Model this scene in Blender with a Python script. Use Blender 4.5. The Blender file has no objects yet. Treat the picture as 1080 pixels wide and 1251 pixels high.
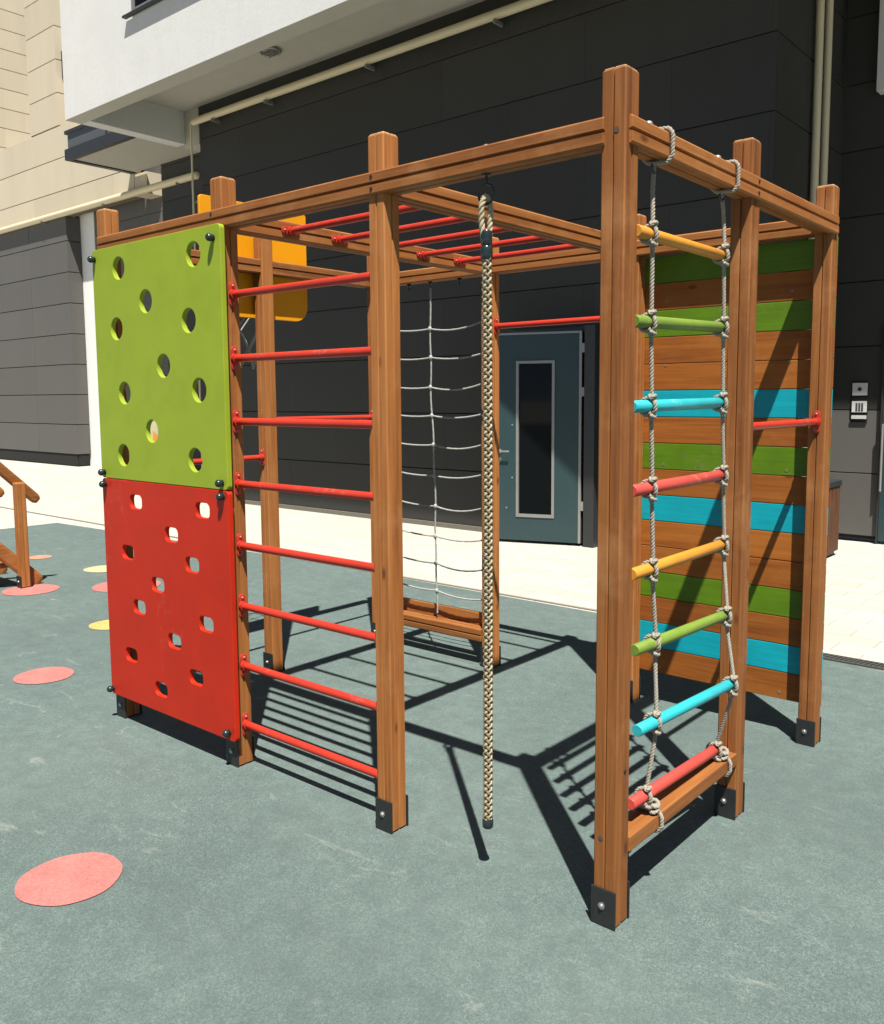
import bpy, bmesh, math, random
from mathutils import Vector, Matrix
random.seed(7)
PI = math.pi
scene = bpy.context.scene
C = scene.collection

# ------------------------------------------------------------------ camera
cam_data = bpy.data.cameras.new('camera')
cam = bpy.data.objects.new('camera', cam_data)
C.objects.link(cam)
CP = Vector((1.3378, -2.3398, 1.6604))
yaw, pitch, roll = 0.6955, -0.1006, -0.0051
fwd = Vector((-math.sin(yaw)*math.cos(pitch), math.cos(yaw)*math.cos(pitch), math.sin(pitch)))
rgt = Vector((math.cos(yaw), math.sin(yaw), 0)); up = rgt.cross(fwd)
r2 = rgt*math.cos(roll) + up*math.sin(roll); u2 = up*math.cos(roll) - rgt*math.sin(roll)
M = Matrix((r2, u2, -fwd)).transposed().to_4x4(); M.translation = CP
cam.matrix_world = M
cam_data.sensor_fit = 'VERTICAL'; cam_data.sensor_height = 24.0
cam_data.lens = 1074.12/1251*24.0
cam_data.shift_x = (540-561.87)/1251; cam_data.shift_y = (594.46-625.5)/1251
cam_data.clip_end = 2000; cam_data.clip_start = 0.05
scene.camera = cam

# ------------------------------------------------------------------ light
SUN = Vector((0.368, -0.335, 1.0)).normalized()
world = bpy.data.worlds.new('World'); scene.world = world
world.use_nodes = True
wn = world.node_tree.nodes; wl = world.node_tree.links
for n in list(wn): wn.remove(n)
sky = wn.new('ShaderNodeTexSky'); sky.sky_type = 'NISHITA'; sky.sun_disc = False
sky.sun_elevation = math.asin(SUN.z); sky.sun_rotation = math.atan2(SUN.x, SUN.y)
sky.air_density = 0.35; sky.dust_density = 0.2; sky.ozone_density = 1.0
bg = wn.new('ShaderNodeBackground'); bg.inputs['Strength'].default_value = 0.05
wo = wn.new('ShaderNodeOutputWorld')
wl.new(sky.outputs[0], bg.inputs['Color']); wl.new(bg.outputs[0], wo.inputs['Surface'])
sd = bpy.data.lights.new('sun', 'SUN'); sd.energy = 5.0; sd.angle = math.radians(0.53); sd.color = (1.0, 0.95, 0.87)
so = bpy.data.objects.new('sun', sd); C.objects.link(so); so.location = (3, -3, 12)
so.rotation_euler = SUN.to_track_quat('Z', 'Y').to_euler()
scene.view_settings.view_transform = 'Standard'; scene.view_settings.look = 'None'
scene.view_settings.exposure = 1.05; scene.view_settings.gamma = 1.0
scene.view_settings.use_curve_mapping = False

# ------------------------------------------------------------------ materials
TONE = 0.68
class NT:
    def __init__(s, name):
        s.m = bpy.data.materials.new(name); s.m.use_nodes = True
        s.t = s.m.node_tree; s.n = s.t.nodes; s.l = s.t.links
        s.b = s.n['Principled BSDF']
        s.b.inputs['Roughness'].default_value = 0.6
    def node(s, ty, **kw):
        n = s.n.new(ty)
        for k, v in kw.items():
            if k in n.inputs: n.inputs[k].default_value = v
            else: setattr(n, k, v)
        return n
    def coord(s, scale=(1, 1, 1), rnd=True, kind='Object'):
        tc = s.node('ShaderNodeTexCoord'); mp = s.node('ShaderNodeMapping')
        mp.inputs['Scale'].default_value = scale
        s.l.new(tc.outputs[kind], mp.inputs['Vector'])
        if rnd:
            oi = s.node('ShaderNodeObjectInfo'); mu = s.node('ShaderNodeVectorMath', operation='SCALE')
            cx = s.node('ShaderNodeCombineXYZ')
            for i in range(3): s.l.new(oi.outputs['Random'], cx.inputs[i])
            s.l.new(cx.outputs[0], mu.inputs[0]); mu.inputs['Scale'].default_value = 37.0
            s.l.new(mu.outputs[0], mp.inputs['Location'])
        return mp.outputs[0]
    def noise(s, vec, scale, detail=4, rough=0.55, dist=0):
        n = s.node('ShaderNodeTexNoise'); s.l.new(vec, n.inputs['Vector'])
        n.inputs['Scale'].default_value = scale; n.inputs['Detail'].default_value = detail
        n.inputs['Roughness'].default_value = rough; n.inputs['Distortion'].default_value = dist
        return n.outputs['Fac']
    def ramp(s, fac, stops, interp='LINEAR'):
        r = s.node('ShaderNodeValToRGB'); r.color_ramp.interpolation = interp
        e = r.color_ramp.elements
        while len(e) < len(stops): e.new(0.5)
        for i, (p, c) in enumerate(stops):
            e[i].position = p; e[i].color = (*c, 1) if len(c) == 3 else c
        s.l.new(fac, r.inputs[0]); return r.outputs[0]
    def mix(s, fac, a, b, mode='MIX'):
        n = s.node('ShaderNodeMix', data_type='RGBA', blend_type=mode)
        for sock, v in ((n.inputs[0], fac), (n.inputs[6], a), (n.inputs[7], b)):
            if hasattr(v, 'is_output'): s.l.new(v, sock)
            elif isinstance(v, (int, float)): sock.default_value = v
            else: sock.default_value = (*v, 1)
        return n.outputs[2]
    def math(s, op, a, b=0.0):
        n = s.node('ShaderNodeMath', operation=op)
        for i, v in enumerate((a, b)):
            if hasattr(v, 'is_output'): s.l.new(v, n.inputs[i])
            else: n.inputs[i].default_value = v
        return n.outputs[0]
    def color(s, c):
        # every tint below is written as a tone; TONE brings all of them to real-world albedo
        if hasattr(c, 'is_output'): s.l.new(s.mix(1.0, c, (TONE, TONE, TONE), 'MULTIPLY'), s.b.inputs['Base Color'])
        else: s.b.inputs['Base Color'].default_value = (c[0]*TONE, c[1]*TONE, c[2]*TONE, 1)
    def rough(s, r):
        if hasattr(r, 'is_output'): s.l.new(r, s.b.inputs['Roughness'])
        else: s.b.inputs['Roughness'].default_value = r
    def bump(s, h, strength=0.3, dist=0.002):
        b = s.node('ShaderNodeBump'); b.inputs['Strength'].default_value = strength
        b.inputs['Distance'].default_value = dist
        s.l.new(h, b.inputs['Height']); s.l.new(b.outputs[0], s.b.inputs['Normal'])

def wood(name, axis, dark, mid, light, knots=True):
    k = NT(name)
    sc = [26, 26, 26]; sc[axis] = 1.1
    v = k.coord(tuple(sc))
    fine = k.noise(v, 2.2, 5, 0.62, 0.25)
    sb = [9, 9, 9]; sb[axis] = 0.45
    broad = k.noise(k.coord(tuple(sb)), 1.0, 4, 0.6, 0.9)
    f = k.math('ADD', k.math('MULTIPLY', fine, 0.5), k.math('MULTIPLY', broad, 0.5))
    col = k.ramp(f, [(0.34, dark), (0.5, mid), (0.68, light)])
    # board-to-board tone
    oi = k.node('ShaderNodeObjectInfo')
    hsv = k.node('ShaderNodeHueSaturation')
    k.l.new(col, hsv.inputs['Color'])
    mr = k.node('ShaderNodeMapRange'); k.l.new(oi.outputs['Random'], mr.inputs[0])
    mr.inputs['To Min'].default_value = 0.82; mr.inputs['To Max'].default_value = 1.14
    k.l.new(mr.outputs[0], hsv.inputs['Value'])
    col = hsv.outputs[0]
    if knots:
        s2 = [9, 9, 9]; s2[axis] = 4.0
        vo = k.node('ShaderNodeTexVoronoi'); vo.inputs['Scale'].default_value = 1.0
        k.l.new(k.coord(tuple(s2)), vo.inputs['Vector'])
        kn = k.ramp(vo.outputs['Distance'], [(0.05, (1, 1, 1)), (0.13, (0, 0, 0))])
        sep = k.node('ShaderNodeSeparateColor'); k.l.new(vo.outputs['Color'], sep.inputs[0])
        pick = k.math('GREATER_THAN', sep.outputs[0], 0.5)
        col = k.mix(k.math('MULTIPLY', kn, k.math('MULTIPLY', pick, 0.75)), col, (dark[0]*0.35, dark[1]*0.3, dark[2]*0.3))
    # weathered paler flecks
    wv = k.noise(k.coord((3, 3, 3)), 1.3, 4, 0.7)
    w = k.ramp(wv, [(0.52, (0, 0, 0)), (0.75, (0.45, 0.45, 0.45))])
    col = k.mix(w, col, (light[0]*1.08, light[1]*1.25, light[2]*1.7))
    k.color(col); k.rough(k.math('ADD', 0.52, k.math('MULTIPLY', fine, 0.25))); k.b.inputs['Specular IOR Level'].default_value = 0.3
    k.bump(fine, 0.35, 0.0015)
    return k.m
WD, WM, WL = (0.25, 0.080, 0.019), (0.40, 0.145, 0.035), (0.53, 0.218, 0.062)
ENDG = wood('pale_end_grain', 1, (0.42, 0.26, 0.13), (0.56, 0.38, 0.20), (0.66, 0.48, 0.28), False)
WOOD = [wood('stained_pine_%s' % 'xyz'[a], a, WD, WM, WL) for a in range(3)]
DK = [wood('stained_board_%s' % 'xyz'[a], a, (0.25, 0.068, 0.009), (0.38, 0.115, 0.014), (0.47, 0.160, 0.024)) for a in range(3)]
BW = [wood('brown_bin_wood_%s' % 'xyz'[a], a, (0.09, 0.035, 0.015), (0.15, 0.06, 0.026), (0.2, 0.09, 0.04)) for a in range(3)]

def painted(name, col, rough=0.35, var=0.12, grain=None, worn=None):
    k = NT(name)
    n1 = k.noise(k.coord((1, 1, 1)), 5, 5, 0.65)
    c = k.mix(k.ramp(n1, [(0.3, (0, 0, 0)), (0.7, (1, 1, 1))]), tuple(x*(1-var) for x in col), tuple(min(1, x*(1+var)) for x in col))
    if grain is not None:
        sc = [40, 40, 40]; sc[grain] = 1.5
        n2 = k.noise(k.coord(tuple(sc)), 1.6, 4, 0.6)
        c = k.mix(k.ramp(n2, [(0.35, (0.35, 0.35, 0.35)), (0.6, (0, 0, 0))]), c, tuple(x*0.6 for x in col))
        k.bump(n2, 0.3, 0.0012)
    if worn is not None:
        n3 = k.noise(k.coord((1, 1, 1)), 28, 5, 0.75)
        n4 = k.noise(k.coord((1, 1, 1)), 3.1, 3, 0.6)
        mk = k.ramp(k.math('MULTIPLY', n3, n4), [(0.335, (0, 0, 0)), (0.37, (1, 1, 1))])
        c = k.mix(k.math('MULTIPLY', mk, 0.6), c, worn)
    n5 = k.noise(k.coord((1, 1, 1)), 40, 4, 0.7)
    k.rough(k.math('ADD', rough-0.08, k.math('MULTIPLY', n5, 0.2)))
    k.b.inputs['Specular IOR Level'].default_value = 0.3
    k.color(c); return k.m
RED_PANEL = painted('red_plastic_panel', (0.61, 0.024, 0.003), 0.5, 0.09, worn=(0.66, 0.07, 0.035))
GREEN_PANEL = painted('green_plastic_panel', (0.345, 0.455, 0.026), 0.5, 0.07, worn=(0.36, 0.45, 0.06))
ORANGE_PANEL = painted('orange_plastic_panel', (1.0, 0.40, 0.003), 0.45, 0.04)
RED_METAL = painted('red_powder_coated_steel', (0.60, 0.045, 0.025), 0.33, 0.1, worn=(0.55, 0.11, 0.08))
BOARD_GREEN = painted('green_painted_board', (0.125, 0.255, 0.006), 0.5, 0.15, 0, (0.2, 0.24, 0.06))
BOARD_BLUE = painted('blue_painted_board', (0.004, 0.46, 0.56), 0.45, 0.10, 0, (0.1, 0.35, 0.38))
RUNG = {'orange': painted('orange_painted_rung', (0.78, 0.33, 0.04), 0.42, 0.12, 1, (0.6, 0.34, 0.14)),
        'green': painted('green_painted_rung', (0.22, 0.34, 0.05), 0.5, 0.2, 1, (0.42, 0.45, 0.2)),
        'blue': painted('blue_painted_rung', (0.04, 0.56, 0.62), 0.4, 0.08, 1, (0.3, 0.6, 0.6)),
        'red': painted('red_painted_rung', (0.72, 0.09, 0.07), 0.42, 0.1, 1, (0.7, 0.25, 0.18))}
def simple(name, col, rough=0.5, metal=0.0, var=0.1, scale=12):
    k = NT(name); n = k.noise(k.coord((1, 1, 1)), scale, 5, 0.65)
    k.color(k.mix(n, tuple(x*(1-var) for x in col), tuple(x*(1+var) for x in col)))
    k.b.inputs['Metallic'].default_value = metal; k.rough(k.math('ADD', rough-0.1, k.math('MULTIPLY', n, 0.2)))
    return k.m
BLACK_STEEL = simple('black_coated_steel', (0.022, 0.023, 0.022), 0.5, 0, 0.35, 30)
BOARDB = simple('weathered_bolt', (0.30, 0.24, 0.19), 0.5, 0.2)
SCREWM = simple('dull_screw_head', (0.16, 0.11, 0.08), 0.5, 0.3)
ZINC = simple('zinc_bolt', (0.62, 0.62, 0.6), 0.35, 0.8)
BLACK_CAP = simple('dark_plastic_cap', (0.02, 0.035, 0.035), 0.22)
ROPE = simple('beige_polyester_rope', (0.50, 0.44, 0.33), 0.85, 0, 0.2, 60)
ROPE_D = simple('dark_rope_strand', (0.26, 0.20, 0.115), 0.9, 0, 0.2, 60)
ROPE_C = simple('cream_rope_strand', (0.50, 0.43, 0.28), 0.85, 0, 0.2, 60)
NETROPE = simple('grey_net_rope', (0.46, 0.47, 0.44), 0.8, 0, 0.2, 60)
ROPE_L = simple('pale_rope', (0.385, 0.35, 0.28), 0.85, 0, 0.22, 90)

def clad(name, col, var=0.14, rough=0.55):
    k = NT(name)
    g = k.node('ShaderNodeNewGeometry')
    mr = k.node('ShaderNodeMapRange'); k.l.new(g.outputs['Random Per Island'], mr.inputs[0])
    mr.inputs['To Min'].default_value = 1-var; mr.inputs['To Max'].default_value = 1+var
    st = k.noise(k.coord((2.2, 2.2, 0.35), False), 1.0, 5, 0.6)
    n = k.noise(k.coord((1, 1, 1), False), 60, 4, 0.7)
    c = k.mix(st, tuple(x*0.9 for x in col), tuple(x*1.1 for x in col))
    hsv = k.node('ShaderNodeHueSaturation'); k.l.new(c, hsv.inputs['Color']); k.l.new(mr.outputs[0], hsv.inputs['Value'])
    c2 = k.mix(k.math('MULTIPLY', n, 0.25), hsv.outputs[0], tuple(x*0.7 for x in col))
    k.b.inputs['Specular IOR Level'].default_value = 0.18
    k.color(c2); k.rough(k.math('ADD', rough-0.1, k.math('MULTIPLY', st, 0.2))); k.bump(n, 0.15, 0.001)
    return k.m
CLAD_DARK = clad('anthracite_cladding', (0.062, 0.061, 0.055), 0.07)
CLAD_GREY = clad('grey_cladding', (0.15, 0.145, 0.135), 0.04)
CLAD_BEIGE = clad('beige_cladding', (0.70, 0.62, 0.47), 0.05, 0.7)
JOINT = simple('dark_joint', (0.012, 0.012, 0.011), 0.9)
BJOINT = simple('beige_joint', (0.18, 0.14, 0.09), 0.9)

def plaster(name, col):
    k = NT(name); v = k.coord((1, 1, 1), False)
    n = k.noise(v, 55, 6, 0.75); n2 = k.noise(v, 1.6, 5, 0.65); n3 = k.noise(k.coord((5, 5, 0.6), False), 1.0, 5, 0.7)
    c = k.mix(n2, tuple(x*0.84 for x in col), col)
    c = k.mix(k.ramp(n, [(0.35, (0.55, 0.55, 0.55)), (0.6, (0, 0, 0))]), c, tuple(x*0.72 for x in col))
    c = k.mix(k.ramp(n3, [(0.5, (0, 0, 0)), (0.8, (0.35, 0.35, 0.35))]), c, tuple(x*0.75 for x in col))
    k.color(c); k.rough(0.9); k.bump(n, 0.6, 0.004); return k.m
PLASTER = plaster('white_render', (0.93, 0.93, 0.90))
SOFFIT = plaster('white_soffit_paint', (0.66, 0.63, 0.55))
PIPE = simple('cream_painted_pipe', (0.82, 0.72, 0.48), 0.5, 0, 0.08, 3)
DOORM = simple('blue_grey_door_paint', (0.028, 0.064, 0.070), 0.42, 0, 0.1, 2)
ALU = simple('brushed_aluminium', (0.42, 0.42, 0.40), 0.4, 0.5)
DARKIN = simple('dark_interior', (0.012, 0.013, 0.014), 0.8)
gl = NT('dark_glass'); gl.color((0.006, 0.007, 0.008)); gl.b.inputs['Roughness'].default_value = 0.04; gl.b.inputs['Specular IOR Level'].default_value = 0.12; GLASS = gl.m
gl2 = NT('grey_balustrade_glass'); gl2.color((0.12, 0.13, 0.13)); gl2.b.inputs['Roughness'].default_value = 0.15; GLASS2 = gl2.m
DARKMETAL = simple('dark_grey_metal', (0.045, 0.048, 0.05), 0.45, 0.2)

def rubber():
    k = NT('teal_grey_rubber_tarmac'); v = k.coord((1, 1, 1), False)
    gr = k.node('ShaderNodeTexVoronoi'); k.l.new(v, gr.inputs['Vector']); gr.inputs['Scale'].default_value = 170
    sep = k.node('ShaderNodeSeparateColor'); k.l.new(gr.outputs['Color'], sep.inputs[0])
    base = k.ramp(sep.outputs[0], [(0.0, (0.094, 0.143, 0.137)), (0.55, (0.124, 0.176, 0.167)), (1.0, (0.182, 0.240, 0.226))])
    lg = k.noise(v, 0.9, 6, 0.6, 0.4)
    g2 = k.node('ShaderNodeTexVoronoi'); k.l.new(v, g2.inputs['Vector']); g2.inputs['Scale'].default_value = 330
    sp2 = k.node('ShaderNodeSeparateColor'); k.l.new(g2.outputs['Color'], sp2.inputs[0])
    base = k.mix(k.ramp(sp2.outputs[0], [(0.86, (0, 0, 0)), (0.90, (0.45, 0.45, 0.45))]), base, (0.34, 0.41, 0.385))
    base = k.mix(k.ramp(sp2.outputs[1], [(0.90, (0, 0, 0)), (0.94, (0.8, 0.8, 0.8))]), base, (0.035, 0.055, 0.055))
    c = k.mix(k.ramp(lg, [(0.3, (0, 0, 0)), (0.72, (0.6, 0.6, 0.6))]), base, (0.185, 0.240, 0.222))
    md = k.noise(v, 9, 6, 0.7)
    c = k.mix(k.ramp(md, [(0.35, (0.5, 0.5, 0.5)), (0.6, (0, 0, 0))]), c, (0.096, 0.132, 0.128))
    # pale dusty scuffs, stretched
    sc = k.noise(k.coord((2.2, 6.5, 1), False), 1.5, 7, 0.72, 0.9)
    c = k.mix(k.ramp(sc, [(0.60, (0, 0, 0)), (0.72, (0.55, 0.55, 0.55))]), c, (0.36, 0.38, 0.345))
    sp = k.noise(v, 3.0, 8, 0.8, 0.2)
    c = k.mix(k.ramp(sp, [(0.63, (0, 0, 0)), (0.70, (0.4, 0.4, 0.4))]), c, (0.40, 0.41, 0.37))
    dk = k.noise(k.coord((1, 1, 1), True), 0.45, 5, 0.6, 0.5)
    c = k.mix(k.ramp(dk, [(0.50, (0, 0, 0)), (0.75, (0.5, 0.5, 0.5))]), c, (0.086, 0.120, 0.117))
    # faint straight scrape marks
    for sc_, rot, th in (((0.9, 26, 1), 0.62, 0.70), ((24, 0.8, 1), 0.35, 0.71), ((0.7, 30, 1), -0.25, 0.71)):
        tc = k.node('ShaderNodeTexCoord'); mp = k.node('ShaderNodeMapping'); mp.inputs['Rotation'].default_value = (0, 0, rot)
        mp2 = k.node('ShaderNodeMapping'); mp2.inputs['Scale'].default_value = sc_
        k.l.new(tc.outputs['Object'], mp.inputs['Vector']); k.l.new(mp.outputs[0], mp2.inputs['Vector'])
        sn = k.noise(mp2.outputs[0], 1.6, 3, 0.6)
        c = k.mix(k.ramp(sn, [(th, (0, 0, 0)), (th+0.05, (0.35, 0.35, 0.35))]), c, (0.34, 0.39, 0.36))
    k.color(c); k.rough(0.93); k.bump(sep.outputs[1], 0.25, 0.003); k.b.inputs['Specular IOR Level'].default_value = 0.25
    return k.m
RUBBER = rubber()
def dotmat(name, col):
    k = NT(name); v = k.coord((1, 1, 1), False)
    gr = k.node('ShaderNodeTexVoronoi'); k.l.new(v, gr.inputs['Vector']); gr.inputs['Scale'].default_value = 170
    sep = k.node('ShaderNodeSeparateColor'); k.l.new(gr.outputs['Color'], sep.inputs[0])
    n = k.noise(v, 7, 5, 0.7)
    c = k.mix(sep.outputs[0], tuple(x*0.8 for x in col), tuple(min(1, x*1.2) for x in col))
    c = k.mix(k.ramp(n, [(0.4, (0, 0, 0)), (0.75, (0.5, 0.5, 0.5))]), c, (min(1, col[0]*1.1), col[1]*1.5+0.03, col[2]*1.5+0.03))
    k.color(c); k.rough(0.93); k.bump(sep.outputs[1], 0.3, 0.003); return k.m
DOT = {'pink': dotmat('salmon_rubber', (0.54, 0.17, 0.15)), 'yellow': dotmat('yellow_rubber', (0.60, 0.40, 0.12)),
       'cream': dotmat('cream_rubber', (0.58, 0.46, 0.26)), 'orange': dotmat('orange_rubber', (0.58, 0.26, 0.16))}
def paving():
    k = NT('pale_concrete_paving'); v = k.coord((1, 1, 1), False)
    b = k.node('ShaderNodeTexBrick'); k.l.new(v, b.inputs['Vector'])
    b.inputs['Scale'].default_value = 1.0; b.inputs['Brick Width'].default_value = 0.42; b.inputs['Row Height'].default_value = 0.21
    b.inputs['Mortar Size'].default_value = 0.004; b.inputs['Mortar Smooth'].default_value = 0.2
    b.inputs['Color1'].default_value = (0.62, 0.605, 0.535, 1); b.inputs['Color2'].default_value = (0.54, 0.52, 0.45, 1)
    b.inputs['Mortar'].default_value = (0.30, 0.27, 0.205, 1)
    n = k.noise(v, 45, 5, 0.7); lg = k.noise(v, 0.8, 5, 0.6)
    c = k.mix(k.math('MULTIPLY', n, 0.35), b.outputs['Color'], (0.48, 0.46, 0.39))
    c = k.mix(k.ramp(lg, [(0.4, (0, 0, 0)), (0.75, (0.4, 0.4, 0.4))]), c, (0.64, 0.62, 0.55))
    k.color(c); k.rough(0.9); k.bump(b.outputs['Fac'], -0.3, 0.004); return k.m
PAVING = paving()
KERB = simple('grey_concrete_edge', (0.20, 0.18, 0.14), 0.9, 0, 0.3, 20)
GRATE = simple('galvanised_grate', (0.16, 0.16, 0.15), 0.5, 0.5)

# ------------------------------------------------------------------ mesh helpers
class MB:
    def __init__(s): s.v = []; s.f = []; s.sm = []
    def add(s, verts, faces, smooth=False):
        o = len(s.v); s.v += [tuple(p) for p in verts]
        s.f += [tuple(i+o for i in f) for f in faces]; s.sm += [smooth]*len(faces)
    def box(s, a, b, bev=0.0):
        x0, y0, z0 = a; x1, y1, z1 = b
        if bev <= 0:
            s.add([(x0,y0,z0),(x1,y0,z0),(x1,y1,z0),(x0,y1,z0),(x0,y0,z1),(x1,y0,z1),(x1,y1,z1),(x0,y1,z1)],
                  [(3,2,1,0),(4,5,6,7),(0,1,5,4),(1,2,6,5),(2,3,7,6),(3,0,4,7)]); return
        bm = bmesh.new(); bmesh.ops.create_cube(bm, size=1)
        for v in bm.verts: v.co = Vector(((x0+x1)/2+v.co.x*(x1-x0), (y0+y1)/2+v.co.y*(y1-y0), (z0+z1)/2+v.co.z*(z1-z0)))
        bmesh.ops.bevel(bm, geom=bm.edges[:], offset=bev, segments=2, affect='EDGES', profile=0.6)
        s.frombm(bm)
    def frombm(s, bm, smooth=False):
        bm.verts.index_update()
        s.add([v.co[:] for v in bm.verts], [[v.index for v in f.verts] for f in bm.faces], smooth); bm.free()
    def prism(s, prof, place, rings):
        """prof: 2D CCW; place(u,v,t)->xyz; rings: [(t, scale)]"""
        n = len(prof); vs = []
        for t, k in rings:
            vs += [place(u*k, v*k, t) for u, v in prof]
        fs = []
        for r in range(len(rings)-1):
            for i in range(n):
                j = (i+1) % n; fs.append((r*n+i, r*n+j, (r+1)*n+j, (r+1)*n+i))
        fs.append(tuple(range(n-1, -1, -1))); fs.append(tuple((len(rings)-1)*n+i for i in range(n)))
        s.add(vs, fs)
    def tube(s, pts, r, seg=8, caps=True, smooth=True, rad=None):
        pts = [Vector(p) for p in pts]; n = len(pts); vs = []
        prev = None
        for i, p in enumerate(pts):
            t = (pts[min(i+1, n-1)] - pts[max(i-1, 0)]).normalized()
            if prev is None:
                a = Vector((0, 0, 1)) if abs(t.z) < 0.9 else Vector((1, 0, 0))
                u = t.cross(a).normalized()
            else: u = (prev - t*prev.dot(t)).normalized()
            prev = u; w = t.cross(u); rr = rad[i] if rad else r
            vs += [p + (u*math.cos(2*PI*k/seg) + w*math.sin(2*PI*k/seg))*rr for k in range(seg)]
        fs = []
        for i in range(n-1):
            for k in range(seg):
                j = (k+1) % seg; fs.append((i*seg+k, i*seg+j, (i+1)*seg+j, (i+1)*seg+k))
        s.add(vs, fs, smooth)
        if caps:
            s.add(vs[:seg], [tuple(range(seg-1, -1, -1))]); s.add(vs[-seg:], [tuple(range(seg))])
    def sphere(s, c, r, seg=12, sc=(1, 1, 1)):
        bm = bmesh.new(); bmesh.ops.create_uvsphere(bm, u_segments=seg, v_segments=max(6, seg//2+2), radius=r)
        for v in bm.verts: v.co = Vector((c[0]+v.co.x*sc[0], c[1]+v.co.y*sc[1], c[2]+v.co.z*sc[2]))
        s.frombm(bm, True)
    def torus(s, c, R, r, axis='z', seg=20, ms=8, a0=0, a1=2*PI):
        pts = []
        for i in range(seg+1):
            a = a0 + (a1-a0)*i/seg; x, y = R*math.cos(a), R*math.sin(a)
            d = {'z': (x, y, 0), 'x': (0, x, y), 'y': (x, 0, y)}[axis]
            pts.append((c[0]+d[0], c[1]+d[1], c[2]+d[2]))
        s.tube(pts, r, ms)
    def build(s, name, mat, parent=None, label=None, origin=None):
        me = bpy.data.meshes.new(name)
        o = Vector(origin) if origin is not None else Vector((0, 0, 0))
        me.from_pydata([tuple(Vector(p)-o) for p in s.v], [], s.f); me.update()
        for p, q in zip(me.polygons, s.sm): p.use_smooth = q
        bm = bmesh.new(); bm.from_mesh(me); bmesh.ops.recalc_face_normals(bm, faces=bm.faces); bm.to_mesh(me); bm.free()
        me.materials.append(mat)
        ob = bpy.data.objects.new(name, me); C.objects.link(ob); ob.location = o
        if parent is not None:
            ob.parent = parent
            ob.location = o - wloc(parent)
        if label: ob['label'] = label
        return ob
def wloc(o):
    p = Vector(o.location)
    while o.parent: o = o.parent; p += Vector(o.location)
    return p
def thing(name, label, cat, loc=(0, 0, 0), group=None):
    o = bpy.data.objects.new(name, None); C.objects.link(o); o.location = loc
    o.empty_display_size = 0.2; o['label'] = label; o['category'] = cat
    if group: o['group'] = group
    return o
def struct(o, kind='structure'): o['kind'] = kind; return o
def box(name, a, b, mat, parent=None, bev=0.0, label=None):
    m = MB(); m.box(a, b, bev); return m.build(name, mat, parent, label, [(a[i]+b[i])/2 for i in range(3)])

# ------------------------------------------------------------------ setting: ground
g = MB(); g.add([(-300, -300, -0.004), (300, -300, -0.004), (300, 300, -0.004), (-300, 300, -0.004)], [(0, 1, 2, 3)])
struct(g.build('pavement', PAVING))['label'] = 'pale beige concrete paving between the play area and the building'
EDGE = 3.42
g = MB(); g.add([(-10.35, -40, 0), (40, -40, 0), (40, 3.30, 0), (-0.55, 3.30, 0), (-0.55, 3.44, 0), (-6, 3.50, 0), (-10.45, 3.24, 0)],
                [(0, 1, 2, 3, 4, 5, 6)])
rub = struct(g.build('play_surface', RUBBER)); rub['label'] = 'teal grey rubber play surface with pale scuffs'
def dot(x, y, r, kind, label):
    m = MB(); n = 40; ph = random.random()*6
    vs = [(x, y, 0.004)] + [(x+r*(1+0.012*math.sin(3*a+ph)+0.008*math.sin(7*a))*math.cos(a), y+r*(1+0.012*math.sin(3*a+ph)+0.008*math.sin(7*a))*math.sin(a), 0.004) for a in [2*PI*i/n for i in range(n)]]
    m.add(vs, [(0, i, i % n+1) for i in range(1, n+1)])
    m.build('coloured_dot', DOT[kind], rub, label, (x, y, 0.004))
dot(-1.575, -0.98, 0.172, 'pink', 'large pink dot in front of the red panel')
dot(-3.915, 0.02, 0.168, 'pink', 'pink dot beside the climbing frame')
dot(-6.42, 1.07, 0.23, 'pink', 'pink dot under the stair post')
dot(-5.93, 1.70, 0.29, 'pink', 'pink dot behind the red panel')
dot(-4.74, 0.90, 0.155, 'yellow', 'yellow dot')
dot(-6.83, 1.97, 0.19, 'cream', 'cream dot')
dot(-7.98, 1.87, 0.12, 'orange', 'small orange dot')
k = MB(); k.box((-60, 3.505, -0.02), (-6, 3.545, 0.003)); k.box((-5.995, 3.50, -0.02), (-0.56, 3.53, 0.003))
struct(k.build('kerb', KERB))['label'] = 'thin flush edging strip along the rubber surface'
# drain channel
dr = thing('drain_channel', 'slotted grey metal drain channel between the rubber surface and paving at the right', 'drain', (1.0, 3.36, 0))
m = MB(); m.box((-0.54, 3.305, -0.003), (12, 3.425, 0.001)); m.build('channel', JOINT, dr)
m = MB()
m.box((-0.54, 3.305, 0.0015), (12, 3.32, 0.009)); m.box((-0.54, 3.41, 0.0015), (12, 3.425, 0.009))
x = -0.52
while x < 6:
    m.add([(x, 3.32, 0.002), (x+0.012, 3.32, 0.002), (x+0.036, 3.41, 0.002), (x+0.024, 3.41, 0.002),
           (x, 3.32, 0.008), (x+0.012, 3.32, 0.008), (x+0.036, 3.41, 0.008), (x+0.024, 3.41, 0.008)],
          [(3,2,1,0),(4,5,6,7),(0,1,5,4),(1,2,6,5),(2,3,7,6),(3,0,4,7)]); x += 0.030
m.build('grate', GRATE, dr)

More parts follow.
